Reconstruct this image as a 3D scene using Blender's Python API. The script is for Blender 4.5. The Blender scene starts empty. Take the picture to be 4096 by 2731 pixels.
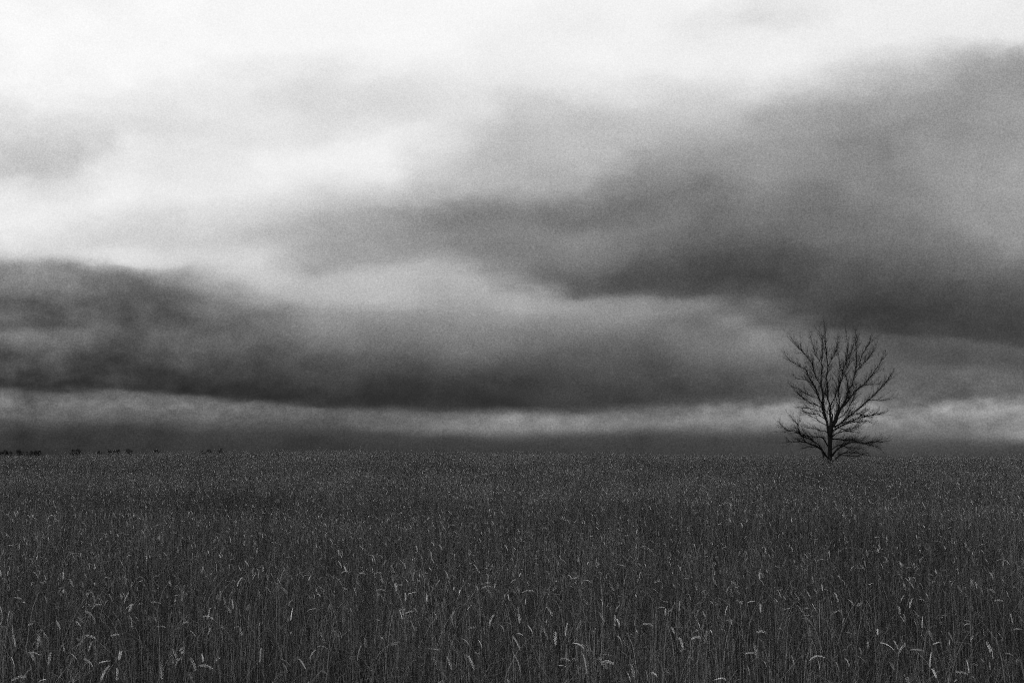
import bpy, math, random
import numpy as np
from mathutils import Vector, Matrix, Euler, noise as mnoise

rnd = random.Random(11)
sc = bpy.context.scene
COL = sc.collection
R = math.radians

# ------------------------------------------------------------------ camera
EYE = Vector((0.0, 0.0, 1.95))
PITCH, ROLL = 4.62, 0.0
cam_d = bpy.data.cameras.new("camera")
cam_d.lens = 50.0; cam_d.sensor_width = 36.0; cam_d.clip_start = 0.05; cam_d.clip_end = 20000
cam_d.dof.use_dof = True; cam_d.dof.focus_distance = 13.0; cam_d.dof.aperture_fstop = 7.0
cam = bpy.data.objects.new("camera", cam_d); COL.objects.link(cam)
cam_m = Matrix.Rotation(R(90 + PITCH), 4, 'X') @ Matrix.Rotation(R(ROLL), 4, 'Z')
cam.matrix_world = Matrix.Translation(EYE) @ cam_m
sc.camera = cam
FPX = 4096 * 50 / 36.0
CR = cam_m.to_3x3()

def ray(px, py):                       # full-resolution photograph pixel -> unit direction
    return (CR @ Vector((px - 2048.0, 1365.5 - py, -FPX))).normalized()
def at_depth(px, py, Y):               # the point on that ray Y metres in front of the camera
    d = ray(px, py)
    return EYE + d * (Y / d.y)

# ------------------------------------------------------------------ colour management
vs = sc.view_settings
vs.view_transform = 'Standard'; vs.look = 'None'; vs.exposure = 0.0; vs.gamma = 1.0; vs.use_curve_mapping = False
sc.cycles.use_denoising = False; sc.cycles.filter_width = 1.05
sc.cycles.use_adaptive_sampling = True; sc.cycles.adaptive_threshold = 0.12; sc.cycles.adaptive_min_samples = 24
sc.cycles.max_bounces = 6; sc.cycles.diffuse_bounces = 3
sc.cycles.sample_clamp_indirect = 4.0

# ------------------------------------------------------------------ sky (storm clouds over a Nishita sky)
SUN_AZ, SUN_EL = -98.0, 46.0           # azimuth from +Y towards +X
SKY = {                                # tone of the cloud deck along 17 bearings: elevation mark -> grey
0: "0:252 60:250 100:251 150:250 200:246 240:232 290:208 350:192 400:190 430:215 470:240 500:240 540:228 570:215 585:190 610:135 660:112 700:85 725:95 745:80 768:112 795:95 820:66 860:58 880:50 890:70 903:112 930:106 955:90 975:64 1000:50 1050:50",
1: "0:250 60:252 150:254 200:250 240:242 280:220 320:205 370:185 410:215 450:228 490:240 540:222 580:205 605:170 620:130 660:115 700:95 735:78 765:112 785:105 810:75 850:58 880:48 900:56 913:112 930:106 960:90 980:66 1000:52 1050:48",
2: "0:255 120:254 180:249 230:236 290:220 330:232 380:232 450:240 500:215 540:205 570:210 590:235 610:215 630:140 660:110 700:90 740:78 780:82 820:60 870:47 895:50 905:102 930:110 955:88 980:55 1050:50",
3: "0:255 100:254 140:248 180:240 230:228 280:218 320:218 350:228 400:232 450:235 490:212 540:198 570:190 585:205 610:185 627:165 650:150 680:118 700:110 740:90 770:100 800:95 830:70 860:55 890:42 905:42 918:100 940:116 970:84 1000:56 1050:52",
4: "0:255 100:250 150:235 180:240 230:225 280:228 330:225 380:242 430:240 470:215 500:195 540:175 560:180 590:198 640:188 670:178 690:145 720:110 750:105 780:100 810:75 850:58 890:45 915:45 925:98 945:106 970:82 1000:58 1050:52",
5: "0:252 100:250 150:235 200:222 270:215 320:225 350:242 390:242 430:225 470:195 510:170 550:165 600:160 625:160 645:180 670:175 690:170 720:140 760:125 800:100 840:75 880:58 910:48 930:48 940:92 960:94 985:72 1010:50 1050:50",
6: "0:252 100:250 150:245 200:222 250:215 290:225 310:240 360:242 400:235 430:215 470:180 500:155 540:148 590:160 605:165 625:182 660:180 690:180 720:140 760:120 800:100 840:75 880:55 920:42 935:45 947:90 960:102 985:100 1000:65 1050:50",
7: "0:252 120:252 180:235 230:225 290:225 330:222 380:205 430:185 460:140 500:120 540:130 560:130 588:150 610:178 640:180 670:172 690:165 720:145 760:125 800:110 840:85 880:60 925:45 940:52 952:95 975:122 990:108 1010:62 1050:52",
8: "0:255 120:240 180:230 230:210 290:190 350:185 420:175 460:145 490:120 530:130 560:125 600:128 640:145 665:138 680:160 700:165 720:150 760:125 800:108 840:82 880:60 930:45 942:80 960:138 980:132 1000:90 1015:60 1050:52",
9: "0:245 70:240 120:245 180:235 220:215 250:200 300:190 360:190 400:180 440:165 480:125 500:115 540:130 570:125 610:115 650:85 675:95 690:150 720:140 760:115 800:90 850:75 900:60 935:52 947:78 960:124 985:128 1005:70 1050:55",
10:"0:245 60:245 150:240 190:225 220:220 260:200 320:185 350:165 400:140 450:125 490:105 510:115 540:120 570:115 620:85 655:72 667:110 685:135 710:140 740:115 780:95 830:80 880:68 920:60 937:85 955:104 975:120 992:82 1010:60 1050:58",
11:"0:245 70:235 150:242 190:222 230:205 290:185 330:165 380:142 410:115 450:120 500:112 540:105 590:85 630:65 665:70 680:95 700:125 730:110 760:115 800:110 850:85 900:65 920:80 940:120 960:128 985:108 1005:68 1050:58",
12:"0:230 40:222 80:240 150:242 190:232 215:215 250:185 280:168 310:164 350:150 400:145 450:130 500:112 540:95 580:75 640:62 680:72 700:98 740:95 752:115 772:140 800:125 850:90 900:75 925:95 940:140 970:136 990:90 1005:65 1050:60",
13:"0:240 100:240 145:230 180:215 220:190 260:166 310:150 370:140 420:125 480:115 540:110 600:85 660:72 700:62 750:62 770:90 800:100 850:90 900:90 925:138 960:150 990:110 1010:75 1050:62",
14:"0:240 80:238 110:225 150:203 200:182 235:160 290:140 350:130 420:130 480:125 540:115 600:95 660:75 720:60 765:62 777:85 800:85 850:95 900:100 930:100 945:135 970:130 995:110 1010:85 1025:75 1055:65",
15:"0:240 80:235 105:222 140:195 180:170 225:152 280:145 330:142 370:150 420:152 480:148 520:140 560:120 620:95 680:75 740:58 770:62 782:85 830:75 860:100 890:95 915:88 925:135 950:150 975:115 1000:105 1020:75 1055:62",
16:"0:238 80:235 100:215 125:165 150:155 200:150 260:160 310:155 380:160 440:158 500:150 540:150 600:115 660:90 720:65 760:55 785:62 800:85 830:80 860:90 900:100 920:125 940:145 980:130 1000:145 1012:120 1027:72 1055:60",
}
VS = 4096 / 2352.0
T0, T1 = -0.02, 0.38
world = bpy.data.worlds.new("World"); sc.world = world; world.use_nodes = True
nt = world.node_tree; nt.nodes.clear(); N = nt.nodes; L = nt.links
def math_n(op, a, b=None, c=None, clamp=False):
    n = N.new('ShaderNodeMath'); n.operation = op; n.use_clamp = clamp
    for i, v in enumerate((a, b, c)):
        if v is None: continue
        if isinstance(v, (int, float)): n.inputs[i].default_value = v
        else: L.new(v, n.inputs[i])
    return n.outputs[0]
tc = N.new('ShaderNodeTexCoord')
gen = tc.outputs['Generated']
sep = N.new('ShaderNodeSeparateXYZ'); L.new(gen, sep.inputs[0])
X, Y, Z = sep.outputs
az = math_n('ARCTAN2', X, Y)
hor = math_n('SQRT', math_n('ADD', math_n('MULTIPLY', X, X), math_n('MULTIPLY', Y, Y)))
tel = math_n('DIVIDE', Z, math_n('MAXIMUM', hor, 0.02))
def noise_n(vec, scale, detail, rough=0.5, w=None, ntype='FBM'):
    n = N.new('ShaderNodeTexNoise'); n.noise_dimensions = '3D'
    n.inputs['Scale'].default_value = scale; n.inputs['Detail'].default_value = detail; n.inputs['Roughness'].default_value = rough
    L.new(vec, n.inputs['Vector']); return n
def vmul(vec, v, off=(0, 0, 0)):
    n = N.new('ShaderNodeVectorMath'); n.operation = 'MULTIPLY_ADD'
    L.new(vec, n.inputs[0]); n.inputs[1].default_value = v; n.inputs[2].default_value = off
    return n.outputs[0]
flat = vmul(gen, (1, 1, 1.8))
nw = noise_n(flat, 9.0, 5.0, 0.55)
sw = N.new('ShaderNodeSeparateColor'); L.new(nw.outputs['Color'], sw.inputs[0])
flat2 = vmul(gen, (1, 1, 2.0), (3.1, 1.7, 5.2))
nw2 = noise_n(flat2, 26.0, 5.0, 0.55)
sw2 = N.new('ShaderNodeSeparateColor'); L.new(nw2.outputs['Color'], sw2.inputs[0])
def cen(o, amp): return math_n('MULTIPLY', math_n('SUBTRACT', o, 0.5), amp)
# warp grows with elevation: the lowest bands are seen edge on and stay straight
amp = math_n('MULTIPLY_ADD', math_n('MINIMUM', math_n('MAXIMUM', tel, 0.0), 0.3), 5.0, 0.32)
tw = math_n('ADD', tel, math_n('MULTIPLY', math_n('ADD', cen(sw.outputs[0], 0.016), cen(sw2.outputs[0], 0.012)), amp))
azw = math_n('ADD', az, math_n('MULTIPLY', math_n('ADD', cen(sw.outputs[1], 0.035), cen(sw2.outputs[1], 0.03)), amp))
AZ = [math.atan2(ray(i * 147 * VS, 1000).x, ray(i * 147 * VS, 1000).y) for i in range(17)]
azc = math_n('TANGENT', math_n('PINGPONG', math_n('SUBTRACT', azw, AZ[0]), AZ[16] - AZ[0]))
# bearing -> station number (stations are even in the tangent of the bearing)
pp = math_n('ADD', math_n('PINGPONG', math_n('SUBTRACT', azw, AZ[0]), AZ[16] - AZ[0]), AZ[0])
s = math_n('MULTIPLY_ADD', math_n('TANGENT', pp), 16.0 / (math.tan(AZ[16]) - math.tan(AZ[0])),
           -math.tan(AZ[0]) * 16.0 / (math.tan(AZ[16]) - math.tan(AZ[0])))
u = math_n('DIVIDE', math_n('SUBTRACT', tw, T0), T1 - T0, clamp=True)
def profile(i):                      # tone against mark 0..1060, every 5
    k, g_ = [], []
    for tok in SKY[i].split():
        v, g = tok.split(':'); g = float(g)
        if 165 < g < 236: g += (236 - g) * (0.24 if i < 5 else 0.0 if i > 6 else 0.12) * min(1, (g - 165) / 20)
        k.append(float(v)); g_.append(min(g, 248))
    return np.interp(np.arange(0, 1061, 5), k, g_)
def morph(A, B, t):                  # follow the same cloud edge from one bearing to the next
    n = len(A); band = 26
    D = np.full((n + 1, n + 1), 1e9); D[0, 0] = 0
    ga, gb = np.gradient(A), np.gradient(B)
    for i in range(1, n + 1):
        for j in range(max(1, i - band), min(n, i + band) + 1):
            c = abs(A[i - 1] - B[j - 1]) + 1.5 * abs(ga[i - 1] - gb[j - 1]) + 0.15 * abs(i - j)
            D[i, j] = c + min(D[i - 1, j - 1], D[i - 1, j] + 2.0, D[i, j - 1] + 2.0)
    i = j = n; pa, va = [], []
    while i > 0 and j > 0:
        pa.append((i - 1) * (1 - t) + (j - 1) * t); va.append(A[i - 1] * (1 - t) + B[j - 1] * t)
        o = (D[i - 1, j - 1], D[i - 1, j] + 2.0, D[i, j - 1] + 2.0); m = o.index(min(o))
        if m == 0: i, j = i - 1, j - 1
        elif m == 1: i -= 1
        else: j -= 1
    pa, va = pa[::-1], va[::-1]
    out = np.interp(np.arange(n), pa, va)
    return np.convolve(np.pad(out, 2, 'edge'), np.array([1, 2, 3, 2, 1]) / 9.0, 'valid')
PR = [profile(i) for i in range(17)]
ST = []
for i in range(17):
    ST.append(PR[i])
    if i < 16: ST.append(morph(PR[i], PR[i + 1], 0.5))
s = math_n('MULTIPLY', s, 2.0)
total = None
for i in range(33):
    fc = N.new('ShaderNodeFloatCurve'); cv = fc.mapping.curves[0]
    pts = []
    for q in list(range(0, 150, 4)) + list(range(150, 213, 2)):
        d = ray(i * 73.5 * VS, q * 5 * VS)
        pts.append(((d.z / math.hypot(d.x, d.y) - T0) / (T1 - T0), float(ST[i][q]) / 255))
    pts.sort()
    pts = [(0.0, pts[0][1])] + pts + [(1.0, 1.0)]
    cv.points[0].location = pts[0]; cv.points[1].location = pts[-1]
    for p in pts[1:-1]: cv.points.new(p[0], p[1])
    for p in cv.points: p.handle_type = 'AUTO_CLAMPED'
    fc.mapping.update(); L.new(u, fc.inputs['Value'])
    w = math_n('SUBTRACT', 1.0, math_n('ABSOLUTE', math_n('SUBTRACT', s, float(i))), clamp=True)
    t = math_n('MULTIPLY', fc.outputs[0], w)
    total = t if total is None else math_n('ADD', total, t)
# soft inner structure of the clouds
nd = noise_n(vmul(gen, (1, 1, 1.5), (1.3, 7.7, 0.4)), 22.0, 6.0, 0.55)
nd2 = noise_n(vmul(gen, (1, 1, 1.6), (4.3, 2.7, 9.4)), 60.0, 4.0, 0.6)
lumpy = math_n('MULTIPLY_ADD', math_n('SUBTRACT', 1.0, math_n('MULTIPLY', s, 1 / 13.0), clamp=True), 2.2, 1.0)
struct_amt = math_n('MULTIPLY', math_n('MULTIPLY', math_n('SUBTRACT', 1.12, total, clamp=False), 0.21), lumpy)
struct_amt = math_n('MULTIPLY', struct_amt, math_n('MULTIPLY_ADD', tel, 16.0, 0.25, clamp=True))
det = math_n('MULTIPLY', math_n('ADD', math_n('SUBTRACT', nd.outputs[0], 0.5), math_n('MULTIPLY', math_n('SUBTRACT', nd2.outputs[0], 0.5), 0.3)), struct_amt)
nd3 = noise_n(vmul(gen, (1, 1, 1.7), (8.3, 2.2, 6.1)), 75.0, 4.0, 0.55)   # broken tops of the low cloud bank
lowb = math_n('SUBTRACT', 1.0, math_n('MULTIPLY', math_n('ABSOLUTE', math_n('SUBTRACT', tel, 0.036)), 36.0), clamp=True)
lowt = math_n('MULTIPLY', math_n('SUBTRACT', total, 0.22), 4.0, clamp=True)
det = math_n('ADD', det, math_n('MULTIPLY', math_n('MULTIPLY', math_n('SUBTRACT', nd3.outputs[0], 0.5), 0.42), math_n('MULTIPLY', lowb, lowt)))
tone = math_n('ADD', total, det)
# film grain imitated by fine noise added to the cloud tone
gr = noise_n(gen, 1050.0, 1.0, 0.6)
mid = math_n('MULTIPLY', math_n('MULTIPLY', tone, math_n('SUBTRACT', 1.10, tone, clamp=True)), 0.80)
tone = math_n('ADD', tone, math_n('MULTIPLY', math_n('SUBTRACT', gr.outputs[0], 0.5), mid))
lin = math_n('POWER', math_n('MAXIMUM', tone, 0.02), 2.2)
lin = math_n('ADD', lin, math_n('MULTIPLY', math_n('MAXIMUM', math_n('SUBTRACT', total, 0.965), 0.0), 1.5))   # burnt-out cloud is brighter than paper white
sky = N.new('ShaderNodeTexSky'); sky.sky_type = 'NISHITA'; sky.sun_disc = False
sky.sun_elevation = R(SUN_EL); sky.sun_rotation = R(SUN_AZ)
bw = N.new('ShaderNodeRGBToBW'); L.new(sky.outputs[0], bw.inputs[0])
mixv = math_n('ADD', math_n('MULTIPLY', lin, 9.7), math_n('MULTIPLY', bw.outputs[0], 0.03))
comb = N.new('ShaderNodeCombineColor')
for i in range(3): L.new(mixv, comb.inputs[i])
bg = N.new('ShaderNodeBackground'); bg.inputs['Strength'].default_value = 0.1
L.new(comb.outputs[0], bg.inputs['Color'])
wo = N.new('ShaderNodeOutputWorld'); L.new(bg.outputs[0], wo.inputs['Surface'])

# ------------------------------------------------------------------ sun behind the overcast
sd = bpy.data.lights.new("sun", 'SUN'); sd.energy = 1.5; sd.angle = R(10); sd.color = (1, 1, 1)
so = bpy.data.objects.new("sun", sd); COL.objects.link(so)
sdir = Vector((math.sin(R(SUN_AZ)) * math.cos(R(SUN_EL)), math.cos(R(SUN_AZ)) * math.cos(R(SUN_EL)), math.sin(R(SUN_EL))))
so.rotation_euler = sdir.to_track_quat('Z', 'Y').to_euler(); so.location = (0, 0, 30)

# ------------------------------------------------------------------ helpers
def tag(o, label=None, cat=None, group=None, kind=None):
    if label: o['label'] = label
    if cat: o['category'] = cat
    if group: o['group'] = group
    if kind: o['kind'] = kind
    return o
def empty(name, loc):
    o = bpy.data.objects.new(name, None); COL.objects.link(o); o.location = loc
    o.empty_display_size = 0.2
    return o
class MB:
    def __init__(s): s.v = []; s.f = []; s.t = []
    def add(s, vs_, fs, tone=0.5):
        b = len(s.v); s.v.extend(vs_); s.f.extend([tuple(b + i for i in f) for f in fs]); s.t.extend([tone] * len(vs_))
    def tube(s, pts, rad, sides=5, tone=0.5, cap=True):
        n = len(pts)
        ref = Vector((0.31, 0.87, 0.38)).normalized()
        vs_ = []
        for i, p in enumerate(pts):
            t = (pts[min(i + 1, n - 1)] - pts[max(i - 1, 0)])
            if t.length < 1e-9: t = Vector((0, 0, 1))
            t.normalize()
            a = ref - t * ref.dot(t)
            if a.length < 0.1: a = Vector((1, 0, 0)) - t * t.x
            a.normalize(); b = t.cross(a); ref = a
            for k in range(sides):
                an = 2 * math.pi * k / sides
                vs_.append(p + (a * math.cos(an) + b * math.sin(an)) * rad[i])
        fs = []
        for i in range(n - 1):
            for k in range(sides):
                k2 = (k + 1) % sides
                fs.append((i * sides + k, i * sides + k2, (i + 1) * sides + k2, (i + 1) * sides + k))
        if cap:
            fs.append(tuple(range(sides - 1, -1, -1))); fs.append(tuple((n - 1) * sides + k for k in range(sides)))
        s.add(vs_, fs, tone)
    def ribbon(s, pts, wid, side, tone=0.5):
        vs_ = []
        for p, w in zip(pts, wid):
            vs_.append(p - side * w * 0.5); vs_.append(p + side * w * 0.5)
        s.add(vs_, [(2 * i, 2 * i + 1, 2 * i + 3, 2 * i + 2) for i in range(len(pts) - 1)], tone)
    def mesh(s, name, mat, smooth=False):
        me = bpy.data.meshes.new(name)
        me.from_pydata([tuple(v) for v in s.v], [], s.f); me.update()
        at = me.attributes.new('tone', 'FLOAT', 'POINT'); at.data.foreach_set('value', s.t)
        if mat: me.materials.append(mat)
        if smooth: me.polygons.foreach_set('use_smooth', [True] * len(me.polygons))
        return me
    def build(s, name, mat, parent=None, loc=None, smooth=False, link=True):
        o = bpy.data.objects.new(name, s.mesh(name, mat, smooth))
        if link: COL.objects.link(o)
        if parent:
            o.parent = parent
        if loc is not None: o.location = loc
        return o

def material(name, lo, hi, rough=0.7, nscale=3.0, use_tone=True, transl=0.0, bump=0.0, bscale=40, gamma=1.0, spec=0.3, world_var=0.0):
    m = bpy.data.materials.new(name); m.use_nodes = True
    t = m.node_tree; t.nodes.clear(); n = t.nodes; l = t.links
    out = n.new('ShaderNodeOutputMaterial'); p = n.new('ShaderNodeBsdfPrincipled')
    p.inputs['Roughness'].default_value = rough; p.inputs['Specular IOR Level'].default_value = spec
    tcn = n.new('ShaderNodeTexCoord'); no = n.new('ShaderNodeTexNoise'); no.inputs['Scale'].default_value = nscale; no.inputs['Detail'].default_value = 4
    l.new(tcn.outputs['Object'], no.inputs['Vector'])
    mr = n.new('ShaderNodeMapRange'); mr.clamp = False
    if use_tone:
        a = n.new('ShaderNodeAttribute'); a.attribute_name = 'tone'
        mm = n.new('ShaderNodeMath'); mm.operation = 'MULTIPLY_ADD'
        l.new(no.outputs[0], mm.inputs[0]); mm.inputs[1].default_value = 0.3
        m2 = n.new('ShaderNodeMath'); m2.operation = 'SUBTRACT'; l.new(a.outputs['Fac'], m2.inputs[0]); m2.inputs[1].default_value = 0.15
        l.new(m2.outputs[0], mm.inputs[2]); m3 = n.new('ShaderNodeMath'); m3.operation = 'MAXIMUM'; l.new(mm.outputs[0], m3.inputs[0]); m3.inputs[1].default_value = 0.0
        m4 = n.new('ShaderNodeMath'); m4.operation = 'POWER'; l.new(m3.outputs[0], m4.inputs[0]); m4.inputs[1].default_value = gamma
        src = m4.outputs[0]
    else: src = no.outputs[0]
    l.new(src, mr.inputs['Value']); mr.inputs['To Min'].default_value = lo; mr.inputs['To Max'].default_value = hi
    val = mr.outputs[0]
    if world_var:
        g = n.new('ShaderNodeNewGeometry'); w = n.new('ShaderNodeTexNoise'); w.inputs['Scale'].default_value = 0.16; w.inputs['Detail'].default_value = 3
        l.new(g.outputs['Position'], w.inputs['Vector'])
        r2 = n.new('ShaderNodeMapRange'); l.new(w.outputs[0], r2.inputs['Value'])
        r2.inputs['From Min'].default_value = 0.3; r2.inputs['From Max'].default_value = 0.7
        r2.inputs['To Min'].default_value = 1 - world_var; r2.inputs['To Max'].default_value = 1 + world_var
        mu = n.new('ShaderNodeMath'); mu.operation = 'MULTIPLY'; l.new(val, mu.inputs[0]); l.new(r2.outputs[0], mu.inputs[1]); val = mu.outputs[0]
    cb = n.new('ShaderNodeCombineColor')
    for i in range(3): l.new(val, cb.inputs[i])
    l.new(cb.outputs[0], p.inputs['Base Color'])
    if bump:
        b = n.new('ShaderNodeBump'); b.inputs['Strength'].default_value = bump; b.inputs['Distance'].default_value = 0.02
        nb = n.new('ShaderNodeTexNoise'); nb.inputs['Scale'].default_value = bscale; nb.inputs['Detail'].default_value = 5
        l.new(tcn.outputs['Object'], nb.inputs['Vector']); l.new(nb.outputs[0], b.inputs['Height']); l.new(b.outputs[0], p.inputs['Normal'])
    if transl:
        tr = n.new('ShaderNodeBsdfTranslucent'); l.new(cb.outputs[0], tr.inputs['Color'])
        mx = n.new('ShaderNodeMixShader'); mx.inputs[0].default_value = transl
        l.new(p.outputs[0], mx.inputs[1]); l.new(tr.outputs[0], mx.inputs[2]); l.new(mx.outputs[0], out.inputs[0])
    else: l.new(p.outputs[0], out.inputs[0])
    return m

M_soil = material('soil', 0.015, 0.05, 0.95, 2.0, False, bump=0.6, bscale=8)
M_bark = material('bark', 0.005, 0.015, 0.95, 9.0, False, bump=0.5, bscale=30, spec=0.1)
M_twig = material('twig_bark', 0.005, 0.013, 0.95, 5.0, False, spec=0.1)
M_far = material('far_foliage', 0.012, 0.04, 0.9, 0.6, False, spec=0.1)
M_blade = material('blade', 0.006, 0.27, 0.65, 6.0, True, transl=0.25, gamma=3.0, spec=0.25, world_var=0.6)
M_ear = material('ear', 0.018, 0.85, 0.45, 20.0, True, transl=0.15, gamma=2.2, spec=0.3, world_var=0.15)

# ------------------------------------------------------------------ ground
def smooth(a, b, x):
    t = min(1, max(0, (x - a) / (b - a))); return t * t * (3 - 2 * t)
def ground_z(x, y):
    z = 0.97 * smooth(7, 84, y)
    hx = x * 95.0 / max(y, 20.0)
    z += 0.17 * smooth(10, 80, y) * (math.exp(-((hx + 11) / 19.0) ** 2) * 1.7 - 1.0)
    if y > 88: z -= 6.5 * smooth(88, 350, y)
    z += 0.05 * mnoise.noise(Vector((x * 0.07, y * 0.07, 3.3))) + 0.02 * mnoise.noise(Vector((x * 0.4, y * 0.4, 1.3)))
    return z
ys = [-9000, -3000, -800, -200, -60, -20] + [-10 + 1.25 * i for i in range(112)] + [135, 145, 160, 180, 210, 250, 300, 340, 420, 700, 1500, 3000, 9000]
xs_ = [-9000, -3000, -900, -300, -130, -80] + [-60 + 2.5 * i for i in range(49)] + [80, 130, 300, 900, 3000, 9000]
g = MB()
g.add([Vector((x, y, ground_z(x, y))) for y in ys for x in xs_],
      [(j * len(xs_) + i, j * len(xs_) + i + 1, (j + 1) * len(xs_) + i + 1, (j + 1) * len(xs_) + i)
       for j in range(len(ys) - 1) for i in range(len(xs_) - 1)])
go = g.build('ground', M_soil, smooth=True); tag(go, 'bare dark soil under the wheat field', kind='structure')

# ------------------------------------------------------------------ wheat
TREE_Y = 75.0
TX = at_depth(3322, 1840, TREE_Y).x
def stalk_path(base, h, phi, th0, th1, p, n=9, bow=0.0):
    """points up a stalk: the tilt from vertical goes from th0 to th1, turning late"""
    pts = [base.copy()]; d = Vector((math.cos(phi), math.sin(phi), 0)); q = Vector((-d.y, d.x, 0))
    for i in range(n):
        s_ = (i + 0.5) / n
        th = th0 + (th1 - th0) * s_ ** p
        pts.append(pts[-1] + (d * math.sin(th) + Vector((0, 0, 1)) * math.cos(th) + q * bow * math.sin(s_ * 5)).normalized() * (h / n))
    return pts, th1
def ear(mb, p0, phi, th, length, curl, tone, n=9, fat=1.0, r=rnd, sep_=1.0):
    """alternate spikelets either side of a rachis"""
    d = Vector((math.cos(phi), math.sin(phi), 0)); q = Vector((-d.y, d.x, 0))
    p = p0.copy(); step = length / n
    spin = r.uniform(0, 6.28)
    rach = [p.copy()]
    for k in range(n):
        t_ = k / (n - 1)
        ax = (d * math.sin(th) + Vector((0, 0, 1)) * math.cos(th))
        nrm = (d * math.cos(th) - Vector((0, 0, 1)) * math.sin(th))
        side = (q * math.cos(spin) + nrm * math.sin(spin))
        oth = ax.cross(side)
        for sgn in (-1, 1):
            taper = (0.72 + 0.55 * math.sin(math.pi * (t_ * 0.85 + 0.12))) * fat
            sl = step * 1.45 * sep_; sw_ = 0.0018 * taper * r.uniform(0.85, 1.15)
            sd_ = (ax * 0.86 + side * sgn * r.uniform(0.30, 0.46)).normalized()
            c = p + side * sgn * 0.0022 * taper + ax * (0.25 * step if sgn > 0 else -0.25 * step)
            cr = sd_.cross(oth).normalized()
            m_ = c + sd_ * sl * 0.45; e = c + sd_ * sl * (1.0 + 0.35 * r.random())
            mb.add([c, m_ + cr * sw_ * 0.5, m_ + oth * sw_ * 0.6, m_ - cr * sw_ * 0.5, m_ - oth * sw_ * 0.6, e],
                   [(0, 2, 1), (0, 3, 2), (0, 4, 3), (0, 1, 4), (5, 1, 2), (5, 2, 3), (5, 3, 4), (5, 4, 1)],
                   min(1, max(0, tone + r.uniform(-0.14, 0.14))))
        p = p + ax * step; rach.append(p.copy()); th += curl / n
    mb.tube(rach, [0.0011] * len(rach), 3, tone * 0.8, cap=False)
    return p
def blade(mb, base, h, phi, th0, th1, p, w, tone, n=5, kink=None, r=rnd):
    pts, _ = stalk_path(base, h, phi, th0, th1, p, n)
    if kink:
        i = int(n * kink[0]); d = Vector((math.cos(phi + kink[2]), math.sin(phi + kink[2]), 0)); th = kink[1]
        for j in range(i + 1, n + 1):
            pts[j] = pts[j - 1] + (d * math.sin(th) + Vector((0, 0, 1)) * math.cos(th)) * (h / n); th += 0.12
    an = phi + math.pi / 2 + r.uniform(-0.9, 0.9)
    side = Vector((math.cos(an), math.sin(an), r.uniform(-.15, .15)))
    wid = [w * (0.75 if i == 0 else 1.0) * (1 - (i / n) ** 2.2 * 0.93) for i in range(n + 1)]
    mb.ribbon(pts, wid, side, tone)

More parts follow.
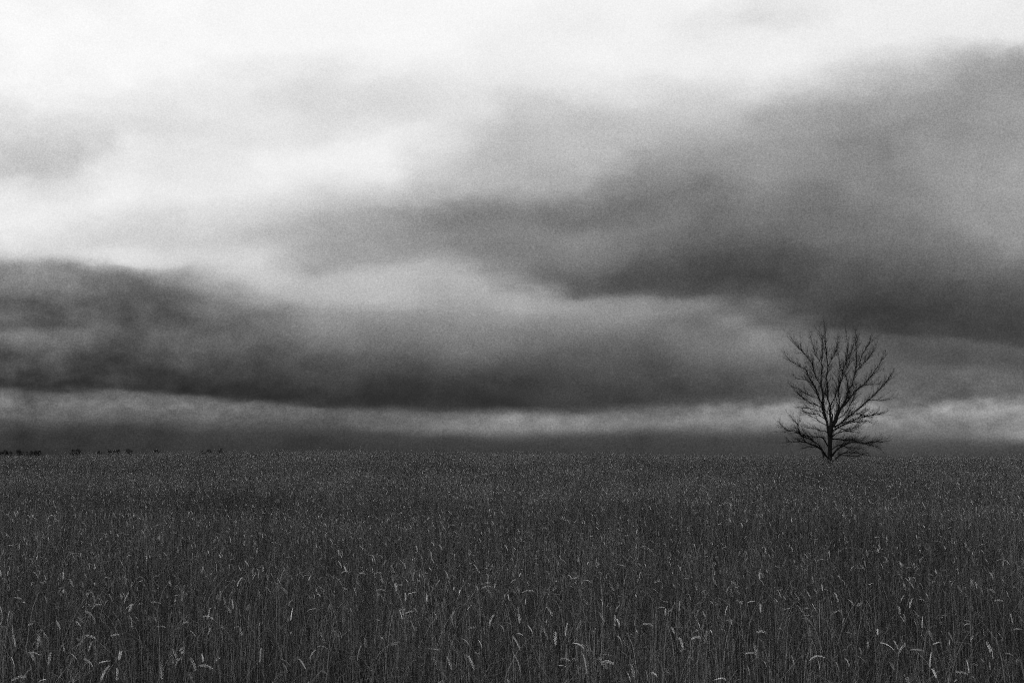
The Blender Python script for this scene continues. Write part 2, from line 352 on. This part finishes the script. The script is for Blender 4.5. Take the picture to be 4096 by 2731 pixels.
def clump(seed, nblade, nstalk, rad=0.52):
    r = random.Random(seed); bl = MB(); er = MB()
    def pos():
        while True:
            x, y = r.uniform(-rad, rad), r.uniform(-rad, rad)
            if x * x + y * y < rad * rad: return Vector((x, y, 0))
    lean = r.uniform(0, 6.28)
    for _ in range(nblade):
        tone = 0.10 + 0.40 * r.random() + (0.45 * r.random() if r.random() < 0.07 else 0)
        h = r.uniform(0.45, 0.86) + (r.uniform(0.05, 0.30) if r.random() < 0.22 else 0)
        ph = r.uniform(0, 6.28)
        kink = (r.uniform(0.6, 0.85), r.uniform(1.2, 2.4), r.uniform(-.8, .8)) if r.random() < 0.10 else None
        if r.random() < 0.045: blade(bl, pos(), r.uniform(.80, 1.12), ph, r.gauss(0, .16), r.uniform(0, .45), 2, 0.0036, r.uniform(.55, 1.0), 5, None, r); continue
        if r.random() < 0.20: blade(bl, pos(), r.uniform(.80, 1.28), ph, r.gauss(0, .1), r.uniform(1.2, 2.3), r.uniform(3, 7), r.uniform(.0026, .0046), r.uniform(.3, .95), 9, None, r); continue
        blade(bl, pos(), h, ph, r.gauss(0, 0.11), r.uniform(0.0, 0.5) + (1.2 * r.random() if r.random() < 0.10 else 0), r.uniform(2, 5),
              r.uniform(0.0014, 0.0036), tone, 6 if kink else 5, kink, r)
    for _ in range(nstalk):
        b = pos(); h = r.gauss(0.87, 0.12); h = max(0.60, min(h, 1.22)); ph = r.uniform(0, 6.28) if r.random() < .45 else r.gauss(math.pi, 0.7)
        k = r.random()
        if k < 0.58: th1 = r.uniform(0.0, 0.4)
        elif k < 0.84: th1 = r.uniform(0.5, 1.3)
        else: th1 = r.uniform(1.3, 2.5)
        if th1 > 1.0: h += 0.05
        bright = r.random()
        et = 0.84 + 0.18 * r.random() if bright < 0.11 else (0.45 + 0.3 * r.random() if bright < 0.28 else 0.14 + 0.28 * r.random())
        pts, th = stalk_path(b, h, ph, r.gauss(0, 0.09), th1, r.uniform(2.5, 7), 9, r.uniform(-.10, .10))
        bl.tube(pts, [0.0016 - 0.0006 * i / 9 for i in range(10)], 3, 0.25 + 0.6 * r.random() ** 1.6, cap=False)
        ear(er, pts[-1], ph, th, r.uniform(0.035, 0.075), r.uniform(0.1, 1.0), et, r.choice((6, 7, 8)), r.uniform(0.75, 1.1), r, 0.82)
        if r.random() < 0.5:
            j = r.randint(5, 8)
            blade(bl, pts[j], r.uniform(0.10, 0.24), ph + r.uniform(-2, 2), 0.4, r.uniform(0.9, 2.4), 1.3, r.uniform(0.003, 0.005), 0.16 + 0.45 * r.random() ** 2.5, 5, None, r)
    me = bl.mesh('wheat_clump', M_blade)
    # join ears in the same mesh, second material
    nv = len(bl.v)
    me2 = bpy.data.meshes.new('wheat_clump')
    me2.from_pydata([tuple(v) for v in bl.v + er.v], [], bl.f + [tuple(i + nv for i in f) for f in er.f]); me2.update()
    at = me2.attributes.new('tone', 'FLOAT', 'POINT'); at.data.foreach_set('value', bl.t + er.t)
    me2.materials.append(M_blade); me2.materials.append(M_ear)
    me2.polygons.foreach_set('material_index', [0] * len(bl.f) + [1] * len(er.f))
    bpy.data.meshes.remove(me)
    return bpy.data.objects.new('wheat_clump', me2)

clumps = bpy.data.collections.new('wheat_clumps')
NV = 10
for i in range(NV): clumps.objects.link(clump(100 + i, 260, 25))
pts, rots, scl, idx = [], [], [], []
SP = 0.62
yy = -3.0
while yy < 112:
    half = max(7.0, (yy + 3) * 0.40 + 5)
    k = int(2 * half / SP)
    for i in range(k + 1):
        x = -half + i * SP + rnd.uniform(-.25, .25); y = yy + rnd.uniform(-.25, .25)
        if x * x + y * y < 0.9: continue
        if y < 2.2 and abs(x) < 1.2 and y > -1: continue
        td = math.hypot((x - TX) / 4.0, (y - TREE_Y + 4) / 8.0)
        hs = 0.98 - 0.22 * max(0.0, 1 - td) + 0.24 * mnoise.noise(Vector((x * 0.25, y * 0.16, 8.1))) + 0.10 * mnoise.noise(Vector((x * 1.3, y * 0.9, 4.1))) + rnd.gauss(0, 0.06 if y < 45 else 0.10) + (rnd.uniform(.08, .26) if rnd.random() < .06 else 0)
        pts.append((x, y, ground_z(x, y) - 0.01)); rots.append((rnd.gauss(0, .03), rnd.gauss(0, .03), rnd.uniform(-0.9, 0.9)))
        scl.append((1, 1, hs)); idx.append(rnd.randrange(NV))
    yy += SP
fm = bpy.data.meshes.new('wheat_field'); fm.from_pydata(pts, [], [])
a = fm.attributes.new('rot', 'FLOAT_VECTOR', 'POINT'); a.data.foreach_set('vector', np.array(rots, 'f').ravel())
a = fm.attributes.new('scl', 'FLOAT_VECTOR', 'POINT'); a.data.foreach_set('vector', np.array(scl, 'f').ravel())
a = fm.attributes.new('pick', 'INT', 'POINT'); a.data.foreach_set('value', idx)
field = bpy.data.objects.new('wheat_field', fm); COL.objects.link(field)
tag(field, 'dense ripe wheat field of dark stalks and pale ears filling the foreground', 'wheat field', kind='stuff')
ng = bpy.data.node_groups.new('scatter', 'GeometryNodeTree')
ng.interface.new_socket('Geometry', in_out='INPUT', socket_type='NodeSocketGeometry')
ng.interface.new_socket('Geometry', in_out='OUTPUT', socket_type='NodeSocketGeometry')
gi = ng.nodes.new('NodeGroupInput'); gout = ng.nodes.new('NodeGroupOutput')
ip = ng.nodes.new('GeometryNodeInstanceOnPoints'); ci = ng.nodes.new('GeometryNodeCollectionInfo')
ci.inputs['Collection'].default_value = clumps; ci.inputs['Separate Children'].default_value = True; ci.inputs['Reset Children'].default_value = True
def nattr(nm, dt):
    n = ng.nodes.new('GeometryNodeInputNamedAttribute'); n.data_type = dt; n.inputs['Name'].default_value = nm; return n.outputs['Attribute']
ng.links.new(gi.outputs[0], ip.inputs['Points']); ng.links.new(ci.outputs[0], ip.inputs['Instance'])
ip.inputs['Pick Instance'].default_value = True
ng.links.new(nattr('pick', 'INT'), ip.inputs['Instance Index'])
er_ = ng.nodes.new('FunctionNodeEulerToRotation'); ng.links.new(nattr('rot', 'FLOAT_VECTOR'), er_.inputs[0])
ng.links.new(er_.outputs[0], ip.inputs['Rotation']); ng.links.new(nattr('scl', 'FLOAT_VECTOR'), ip.inputs['Scale'])
ng.links.new(ip.outputs[0], gout.inputs[0])
md = field.modifiers.new('scatter', 'NODES'); md.node_group = ng

# ------------------------------------------------------------------ single wheat plants that stand out
# x, y of the ear in the photograph (full size), tilt at the ear, curl, side (-1 left, 1 right), ear length m, tone, label
W = [
 (388, 2425, 1.2, 1.6, -1, .105, .80, 'pale striped wheat ear arched like a bow in the lower left of the field'),
 (57, 2562, 0.05, 0.3, -1, .095, .98, 'bright upright wheat ear at the far left edge of the foreground'),
 (199, 2632, 0.05, 0.2, 1, .085, .92, 'straight pale wheat ear with notched edges low in the left corner'),
 (312, 2494, 0.5, 0.7, -1, .060, .95, 'short bright wheat ear bent left, above the straight ear of the left corner'),
 (361, 2583, 0.25, 0.3, 1, .085, .85, 'slim wheat ear leaning right in the lower left, below the bow shaped ear'),
 (742, 2490, 1.3, 0.9, -1, .055, .98, 'small bright wheat ear nodding left in the left third of the field'),
 (645, 2508, 1.1, 1.0, -1, .085, .80, 'long thin wheat ear arching left beside a small bright nodding ear'),
 (772, 2655, 0.2, 0.4, -1, .095, .95, 'feathery bright wheat ear standing at the lower left bottom edge'),
 (460, 2541, 1.2, 0.9, -1, .070, .88, 'wheat ear hanging over to the left between two slim leaning ears'),
 (836, 2452, 0.1, 0.2, 1, .100, .98, 'tall bright upright wheat ear in the left third of the field'),
 (1073, 2360, 0.3, 0.8, -1, .085, .92, 'mid distance wheat ear curving left, left of the pair in the middle'),
 (1512, 2294, 1.0, 1.4, -1, .120, .92, 'upper of two bright hooked wheat ears left of the field centre'),
 (1524, 2362, 0.9, 1.3, -1, .110, .98, 'lower of two bright hooked wheat ears left of the field centre'),
 (1947, 2350, 1.2, 1.3, -1, .110, .88, 'wheat ear drooping left just below a thin arched ear near the centre'),
 (1945, 2334, 1.4, 0.8, -1, .115, .72, 'thin striped wheat ear arched over a drooping ear near the centre'),
 (2053, 2324, 1.7, 1.2, -1, .070, .95, 'wheat stalk snapped sharply left like a hook near the field centre'),
 (2112, 2366, 1.2, 1.0, -1, .120, .80, 'very long wheat ear bowing left, right of the snapped hooked stalk'),
 (2198, 2444, 0.35, 0.5, -1, .100, 1.0, 'thick white wheat ear slanting left in the middle of the foreground'),
 (2303, 2312, 1.3, 0.7, -1, .075, .98, 'left of two plump wheat ears nodding side by side behind the thick white ear'),
 (2353, 2323, 0.9, 0.6, -1, .075, .90, 'right of two plump wheat ears nodding side by side behind the thick white ear'),
 (2460, 2480, 0.0, 0.1, 1, .095, 1.0, 'white fan shaped wheat ear standing bolt upright right of centre'),
 (2072, 2660, 0.15, 0.4, -1, .140, .95, 'long ladder like wheat ear standing at the bottom centre of the field'),
 (2430, 2652, 1.0, 1.1, -1, .095, .95, 'bright wheat ear curled left at the bottom edge right of centre'),
 (2250, 2664, 1.0, 0.8, -1, .065, .90, 'short wheat ear bent left at the bottom edge under a looped ear'),
 (2262, 2640, 1.2, 1.4, 1, .080, .80, 'looped wheat ear bending right just above a short bent ear'),
 (2066, 2570, 0.35, 0.35, -1, .120, .88, 'slender wheat ear tilting left above the ladder like ear'),
 (2180, 2530, 0.25, 0.3, -1, .110, .82, 'slim straight wheat ear tilting left under the thick white ear'),
 (2316, 2582, 0.7, 0.9, -1, .100, .92, 'wheat ear bowing left under the fan shaped upright ear'),
 (2080, 2538, 1.3, 1.3, 1, .060, .85, 'small wheat ear tipping over to the right in the bottom centre'),
 (2265, 2516, 0.1, 0.2, 1, .110, .85, 'loose wheat ear leaning right between the thick white and fan shaped ears'),
 (2530, 2682, 0.1, 0.2, -1, .090, .85, 'thin upright wheat ear at the bottom edge right of the curled ear'),
 (3549, 2585, 0.7, 0.8, -1, .125, 1.0, 'big bright wheat ear bowing left in the lower right of the field'),
 (3610, 2592, 2.3, 0.5, -1, .105, .98, 'fat wheat ear hanging straight down beside the big bowing ear'),
 (3270, 2634, 1.1, 1.4, -1, .125, .92, 'long wheat ear arched in a half circle low on the right'),
 (3722, 2636, 0.05, 0.2, 1, .100, .98, 'straight braided wheat ear standing low on the right'),
 (3346, 2388, 0.1, 0.5, -1, .110, 1.0, 'bright upright wheat ear with its tip turned left below the lone tree'),
 (3640, 2332, 0.45, 0.5, -1, .140, .90, 'longest slanting wheat ear, below and right of the lone tree'),
 (3693, 2402, 0.9, 0.8, -1, .095, .88, 'wheat ear nodding left next to a long slanting ear on the right'),
 (3608, 2394, 2.5, 0.3, -1, .100, .95, 'wheat ear folded over and hanging down below the long slanting ear'),
 (3442, 2262, 0.4, 0.8, -1, .130, .80, 'far wheat ear curving left, closest ear under the lone tree'),
 (3690, 2486, 0.0, 0.2, 1, .100, .90, 'upright wheat ear above the big bowing ear on the right'),
 (3995, 2403, 1.1, 1.0, -1, .085, .92, 'wheat ear drooping left near the right edge of the field'),
 (3868, 2497, 1.4, 0.9, -1, .060, .92, 'small hooked wheat ear left of an upright ear at the right edge'),
 (4046, 2472, 0.1, 0.3, -1, .085, .98, 'bright upright wheat ear at the right edge of the foreground'),
 (3668, 2600, 1.2, 0.7, -1, .100, .78, 'thin wheat ear bent level to the left, right of the hanging ear'),
 (3045, 2530, 0.9, 1.3, -1, .095, .90, 'wheat ear hooked left between the centre and the long half circle ear'),
 (2905, 2440, 0.15, 0.3, 1, .090, .85, 'plain upright wheat ear midway across the right half of the field'),
 (1290, 2590, 0.8, 1.2, -1, .090, .82, 'wheat ear curving left midway between the bottom centre and left corner'),
 (1650, 2500, 0.2, 0.4, -1, .090, .80, 'nearly upright wheat ear left of the bottom centre group'),
]
for (px, py, th1, curl, side, el, tone, label) in W:
    r = random.Random(int(px * 7 + py))
    phi = (math.pi if side < 0 else 0.0) + r.uniform(-0.35, 0.35)
    h = 0.97 + (0.10 if th1 > 1.0 else 0) + r.uniform(-.02, .03)
    el *= 0.66
    pts, th = stalk_path(Vector((0, 0, 0)), h, phi, r.uniform(0, .05), th1, r.uniform(4, 8), 12, r.uniform(-.02, .02))
    emb = MB(); tip = ear(emb, pts[-1], phi, th, el, curl, tone, 11, 0.95, r, 0.85)
    midp = (pts[-1] + tip) * 0.5
    d = ray(px, py); lo, hi = 1.5, 60.0
    for _ in range(40):
        Yd = (lo + hi) / 2; q = EYE + d * (Yd / d.y)
        if q.z - ground_z(q.x, q.y) > midp.z: lo = Yd
        else: hi = Yd
    q = EYE + d * (lo / d.y)
    bx_, by_ = q.x - midp.x, q.y - midp.y
    root = empty('wheat_plant', (bx_, by_, q.z - midp.z)); tag(root, label, 'wheat', 'single wheat plants standing out of the field')
    st = MB(); st.tube(pts, [0.0019 - 0.0006 * i / 12 for i in range(13)], 5, 0.35 + 0.35 * tone * r.random()); st.build('stem', M_blade, root, smooth=True)
    emb.build('ear', M_ear, root)
    for j in (7, 9):
        if r.random() < 0.75:
            lf = MB(); blade(lf, pts[j], r.uniform(.16, .30), phi + r.uniform(-2.5, 2.5), 0.3, r.uniform(1.0, 2.3), 1.4, r.uniform(.005, .008), 0.2 + 0.4 * r.random(), 7, None, r)
            lf.build('leaf', M_blade, root)

# ------------------------------------------------------------------ the lone tree
def tp(vx, vy, dy):          # tracing coordinates -> point at that depth
    vx = 650 + (vx - 650) * 0.965; vy = 1430 + (vy - 1430) * 0.975
    return at_depth(3050 + vx * 0.41465, 1250 + vy * 0.41465, TREE_Y + dy)
PXM = 0.41465 / FPX * TREE_Y
BR = [  # trunk first; (x, y, half width) in tracing pixels
 "652,1600,30 650,1500,28 650,1430,26 650,1330,23 652,1230,22 655,1150,23 662,1090,23 668,1050,16",
 "640,1170,14 622,1060,12 600,980,12 585,920,11 578,850,10 582,780,9 570,720,8 562,650,7 565,580,6 572,510,7 568,440,5 575,390,5 570,330,4 575,270,3 560,210,2 540,150,1.5",
 "578,870,8 545,820,7 522,760,6 512,720,6 490,680,5 465,640,4 440,600,4 415,540,4 380,515,3 340,490,3 290,460,2 240,425,2 215,390,1",
 "490,680,4 440,645,3 400,625,3 350,620,2 310,610,1",
 "562,700,5 540,650,5 510,600,5 490,550,4 475,490,4 460,450,4 430,410,4 400,375,4 370,345,3 330,305,3 300,260,2 270,230,1",
 "572,500,4 545,440,3 515,390,3 490,330,2 475,270,2 455,200,1.5",
 "582,905,6 530,885,5 480,865,4 430,840,4 380,810,4 345,780,3 310,750,2 280,710,1",
 "540,808,3 480,797,3 430,775,3 380,745,3 325,715,2 290,700,1",
 "598,975,5 560,945,4 520,930,3 470,915,3 410,905,2.5 345,905,1.5",
 "608,1020,5 560,990,4 520,965,3 460,965,3 400,945,2 370,930,1",
 "625,1080,5 560,1050,4 520,1015,3 480,1000,3 440,975,2 400,950,1",
 "635,1150,5 600,1135,4 550,1130,3 500,1110,2 440,1110,2 400,1090,1",
 "655,1110,13 658,1030,10 650,970,9 652,890,9 635,840,7 625,790,7 628,710,7 622,640,6 615,590,6 628,520,6 628,470,5 615,400,6 618,340,4 605,290,4 605,230,3 598,160,2 600,110,1",
 "655,880,6 680,840,5 700,800,5 718,740,4 735,690,4 755,640,3 770,560,2",
 "650,975,4 615,950,4 595,915,3 590,860,2",
 "630,500,4 655,450,3 680,400,3 710,330,2 725,260,1.5 735,200,1",
 "672,1090,15 695,1040,13 712,980,11 735,920,10 742,860,8 740,790,7 735,720,7 742,660,6 742,590,5 740,520,3 745,440,2 735,380,2 730,300,1",
 "742,700,7 765,640,6 780,590,5 775,540,5 790,505,5 815,450,4 822,390,3 828,330,3 825,280,2 815,200,1",
 "780,600,4 820,520,3 840,450,3 850,400,2 870,330,2 885,260,1",
 "680,1090,15 715,1030,12 735,970,11 760,910,10 800,850,9 822,790,8 840,720,8 870,680,7 885,620,6 900,560,6 912,480,6 918,400,6 920,370,5 912,320,4 910,250,3 912,190,2 905,150,1",
 "902,560,5 935,520,4 970,480,4 1010,440,3 1050,390,3 1085,340,2 1110,300,1",
 "915,510,4 950,450,3 975,380,3 1010,320,3 1045,265,3 1060,220,1.5",
 "765,905,9 830,840,8 870,780,7 920,730,6 970,690,6 1030,630,5 1075,570,5 1105,525,4 1140,480,3 1170,430,2 1190,390,1",
 "975,687,3 1040,678,3 1090,675,2 1150,670,1",
 "835,815,6 845,740,5 830,690,3 815,620,3 800,560,2",
 "690,1100,9 720,1080,8 780,1040,7 840,990,6 890,950,6 940,910,6 990,865,5 1040,825,5 1095,775,5 1150,720,4 1190,680,4 1225,630,3 1250,590,1.5",
 "1045,828,3 1120,830,3 1180,830,2 1250,820,1",
 "1095,775,3 1085,730,2 1075,680,1",
 "725,1020,5 790,970,5 830,920,4 855,870,4 880,830,3 890,770,2 900,720,1",
 "850,985,4 900,970,4 950,970,4 1010,985,4 1080,975,3 1150,967,3 1200,960,1",
 "705,1100,7 760,1060,6 810,1050,5 870,1035,5 920,1010,4 980,995,4 1040,985,3 1110,960,2",
 "675,1130,6 760,1085,5 830,1060,4 890,1050,4 950,1045,3 1000,1030,2 1060,1050,1",
 "670,1150,5 740,1105,4 800,1125,4 850,1130,3 900,1100,3 950,1080,2 990,1060,1",
 "668,1200,7 710,1160,6 760,1145,5 810,1135,4 850,1140,3 900,1120,2",
 "665,1213,8 740,1215,7 800,1225,7 860,1218,6 920,1240,6 1000,1253,6 1060,1245,5 1120,1240,4 1200,1240,2",
 "662,1390,11 700,1340,9 740,1305,8 790,1275,7 850,1250,6 920,1245,5 980,1255,5 1040,1270,4 1100,1285,2 1150,1310,1",
 "662,1450,7 710,1405,7 740,1375,6 790,1350,6 850,1345,5 900,1350,4 950,1360,3 1010,1370,2",
 "740,1378,4 790,1372,4 850,1378,4 900,1385,3 960,1378,2",
 "665,1320,6 740,1270,5 800,1290,4 870,1300,3 950,1300,2 1000,1320,1",
 "640,1410,11 595,1360,9 560,1310,9 500,1280,8 450,1262,7 410,1245,6 340,1238,5 280,1240,4 225,1240,2",
 "565,1310,7 525,1260,6 470,1225,6 420,1200,6 380,1185,6 345,1160,6 290,1140,4 230,1130,3 180,1095,2 150,1060,1",
 "350,1160,5 335,1110,5 325,1065,4 290,1030,3 265,1000,2",
 "640,1300,8 605,1240,7 575,1200,6 530,1190,5 450,1188,4 400,1178,4",
 "400,1250,5 385,1200,5 360,1170,4 330,1120,2",
 "565,1310,8 575,1350,8 585,1400,7 590,1450,5 592,1520,5",
 "560,1320,5 510,1290,4 460,1295,3 400,1300,2 380,1305,1.5",
]
def catmull(P, sub=3):
    out = []
    for i in range(len(P) - 1):
        p0, p1, p2, p3 = P[max(i - 1, 0)], P[i], P[i + 1], P[min(i + 2, len(P) - 1)]
        for k in range(sub):
            t = k / sub
            out.append(tuple(0.5 * ((2 * b) + (c - a) * t + (2 * a - 5 * b + 4 * c - d) * t * t + (3 * b - a - 3 * c + d) * t ** 3) for a, b, c, d in zip(p0, p1, p2, p3)))
    out.append(P[-1]); return out
troot = empty('bare_tree', tp(650, 1600, 0))
tag(troot, 'lone leafless tree with many upswept limbs standing in the wheat field', 'tree')
tloc = troot.location.copy()
rt = random.Random(5)
built = []                                 # (vx, vy, dy)
def grow(mb, p, d, length, rad, lvl, r):
    n = 6 if lvl == 0 else 4
    ps = [p.copy()]; dd = d.copy()
    for i in range(n):
        dd = (dd + Vector((r.gauss(0, .05), r.gauss(0, .05), r.gauss(0.05, .05)))).normalized()
        ps.append(ps[-1] + dd * (length / n))
    mb.tube(ps, [max(0.0022, rad * (1 - 0.8 * i / n)) for i in range(n + 1)], 4 if lvl == 0 else 3, cap=False)
    if lvl < 1:
        k = max(1, int(length / (0.13)))
        for j in range(k):
            t = r.uniform(0.2, 0.97); f = t * n; i = min(int(f), n - 1); q = ps[i].lerp(ps[i + 1], f - i)
            dr = (ps[i + 1] - ps[i]).normalized()
            o = Vector((r.gauss(0, 1), r.gauss(0, 1), r.gauss(0.25, .8))); o = (o - dr * o.dot(dr)).normalized()
            an = r.uniform(.25, .6)
            grow(mb, q, (dr * math.cos(an) + o * math.sin(an)).normalized(), length * r.uniform(.3, .6) * (1.1 - 0.5 * t), rad * 0.5, lvl + 1, r)
for bi, spec in enumerate(BR):
    P = [tuple(float(a_) for a_ in q.split(',')) for q in spec.split()]
    P = catmull(P, 3)
    if bi == 0: dys = [0.0] * len(P)
    else:
        d0 = min(built, key=lambda b: (b[0] - P[0][0]) ** 2 + (b[1] - P[0][1]) ** 2)[2]
        sgn = rt.choice((-1, 1)); slope = rt.uniform(0.15, 0.75) * sgn * (0.5 if bi in (1, 12) else 1)
        dys = [d0]; wob = rt.uniform(0, 6)
        for k in range(1, len(P)):
            ds = math.hypot(P[k][0] - P[k - 1][0], P[k][1] - P[k - 1][1]) * PXM
            dys.append(dys[-1] + ds * (slope + 0.2 * math.sin(k * 0.5 + wob)))
    for q, dy in zip(P, dys): built.append((q[0], q[1], dy))
    pts = [tp(q[0], q[1], dy) - tloc for q, dy in zip(P, dys)]
    if bi > 0:   # small irregularities of the bark line
        pts = [p + Vector((rt.gauss(0, 1), rt.gauss(0, 1), rt.gauss(0, 1))) * 0.006 for p in pts]
    rad = [max(q[2] * PXM * (0.98 if q[2] > 8 else 0.84), 0.005) for q in P]
    mb = MB(); mb.tube(pts, rad, 10 if bi == 0 else (8 if P[0][2] > 7 else 6))
    part = mb.build('trunk' if bi == 0 else 'branch', M_bark, troot, smooth=True)
    tw = MB(); seglen = 0.0
    nxt = 0.25
    tot = sum((pts[k + 1] - pts[k]).length for k in range(len(pts) - 1)); run = 0
    for k in range(len(pts) - 1):
        L_ = (pts[k + 1] - pts[k]).length; run += L_
        if bi == 0 and (run < 1.9): continue
        if run < 0.12 * tot and bi > 0: continue
        while nxt < run:
            f = run / tot; nxt += rt.uniform(0.025, 0.055)
            dr = (pts[k + 1] - pts[k]).normalized()
            o = Vector((rt.gauss(0, 1), rt.gauss(0, 1), rt.gauss(0.15, .7))); o = (o - dr * o.dot(dr)).normalized()
            an = rt.uniform(.22, .6)
            length = rt.uniform(.35, 1.40) * (1.1 - 0.60 * f) * (0.75 if rt.random() < .5 else 1.0) * min(1.0, 0.45 + tot / 5)
            grow(tw, pts[k].lerp(pts[k + 1], rt.random()), (dr * math.cos(an) + o * math.sin(an)).normalized(), length,
                 min(rad[k] * 0.5, 0.0075) , 0, rt)
    # fine end spray
    dr = (pts[-1] - pts[-2]).normalized()
    for _ in range(3):
        grow(tw, pts[-1], (dr + Vector((rt.gauss(0, .25), rt.gauss(0, .25), rt.gauss(0, .25)))).normalized(), rt.uniform(.2, .55), rad[-1] * 0.6, 0, rt)
    if tw.v:
        t_o = tw.build('twigs', M_twig, part); tag(t_o, kind='stuff')

# ------------------------------------------------------------------ far trees on the left horizon
FAR_Y = 1450.0
FT = [ # centre x, top y, width px (full-size photograph), label
 (6, 1807, 26, 'dark far tree at the very left edge of the horizon'),
 (22, 1801, 24, 'taller dark far tree, second from the left edge of the horizon'),
 (42, 1806, 24, 'low dark far tree, third from the left edge of the horizon'),
 (76, 1797, 28, 'round dark far tree standing alone between the two leftmost far clumps'),
 (108, 1809, 12, 'tiny dark far bush just left of a long low far clump'),
 (126, 1805, 22, 'left of the three trees in the long low far clump'),
 (142, 1803, 24, 'middle of the three trees in the long low far clump'),
 (158, 1804, 16, 'right of the three trees in the long low far clump'),
 (292, 1800, 20, 'left tree of the far pair left of the horizon gap'),
 (314, 1796, 26, 'right tree of the far pair left of the horizon gap'),
 (397, 1806, 14, 'faint lowest far bush between the far pair and the row of three'),
 (436, 1798, 24, 'left tree of the far row of three on the horizon'),
 (456, 1802, 20, 'middle tree of the far row of three on the horizon'),
 (476, 1799, 18, 'right tree of the far row of three on the horizon'),
 (514, 1796, 26, 'broad dark far tree just right of the row of three'),
 (623, 1796, 32, 'biggest solitary dark far tree with pointed crown on the horizon'),
 (809, 1806, 10, 'tiny far bush left of the last two far trees'),
 (836, 1798, 26, 'flat topped far tree, second last on the right end of the far row'),
 (884, 1794, 28, 'last dark far tree at the right end of the far row'),
]
M_UNIT = FAR_Y / FPX
def far_tree(px, top, wpx, label, r):
    base_z = ground_z(0, FAR_Y)
    tpnt = at_depth(px, top - 5, FAR_Y + r.uniform(-60, 60))
    H = tpnt.z - base_z; Wd = wpx * M_UNIT * 1.3
    root = empty('distant_tree', (tpnt.x, tpnt.y, base_z)); tag(root, label, 'tree', 'far trees on the left horizon')
    mb = MB(); mb.tube([Vector((0, 0, -0.2)), Vector((.1, 0, H * .3)), Vector((0.2, 0, H * .62))], [Wd * .05 + .1, Wd * .04 + .08, .06], 6)
    for k in range(4):
        an = r.uniform(0, 6.28); mb.tube([Vector((.1, 0, H * .35)), Vector((math.cos(an) * Wd * .3, math.sin(an) * Wd * .3, H * .72))], [.12, .05], 4)
    mb.build('trunk', M_bark, root)
    cr = MB(); lobes = [(r.uniform(-.32, .32) * Wd, r.uniform(-.3, .3) * Wd, H * r.uniform(.60, .84), r.uniform(.18, .30) * Wd) for _ in range(7)]
    lobes.append((0, 0, H - Wd * .24, Wd * .24)); lobes.append((0, 0, H * .62, Wd * .34))
    for (lx, ly, lz, lr) in lobes:
        for _ in range(110):
            v = Vector((r.gauss(0, 1), r.gauss(0, 1), r.gauss(0, 1))).normalized() * lr * r.uniform(.35, 1.08)
            c = Vector((lx, ly, lz)) + Vector((v.x, v.y, v.z * .8)); s_ = r.uniform(.22, .55)
            a_ = Vector((r.gauss(0, 1), r.gauss(0, 1), r.gauss(0, 1))).normalized(); b_ = a_.cross(Vector((r.gauss(0, 1), r.gauss(0, 1), r.gauss(0, 1)))).normalized()
            cr.add([c + a_ * s_, c + b_ * s_ * .7, c - a_ * s_, c - b_ * s_ * .7], [(0, 1, 2, 3)])
    tag(cr.build('crown', M_far, root))
for i, f_ in enumerate(FT): far_tree(*f_, random.Random(40 + i))
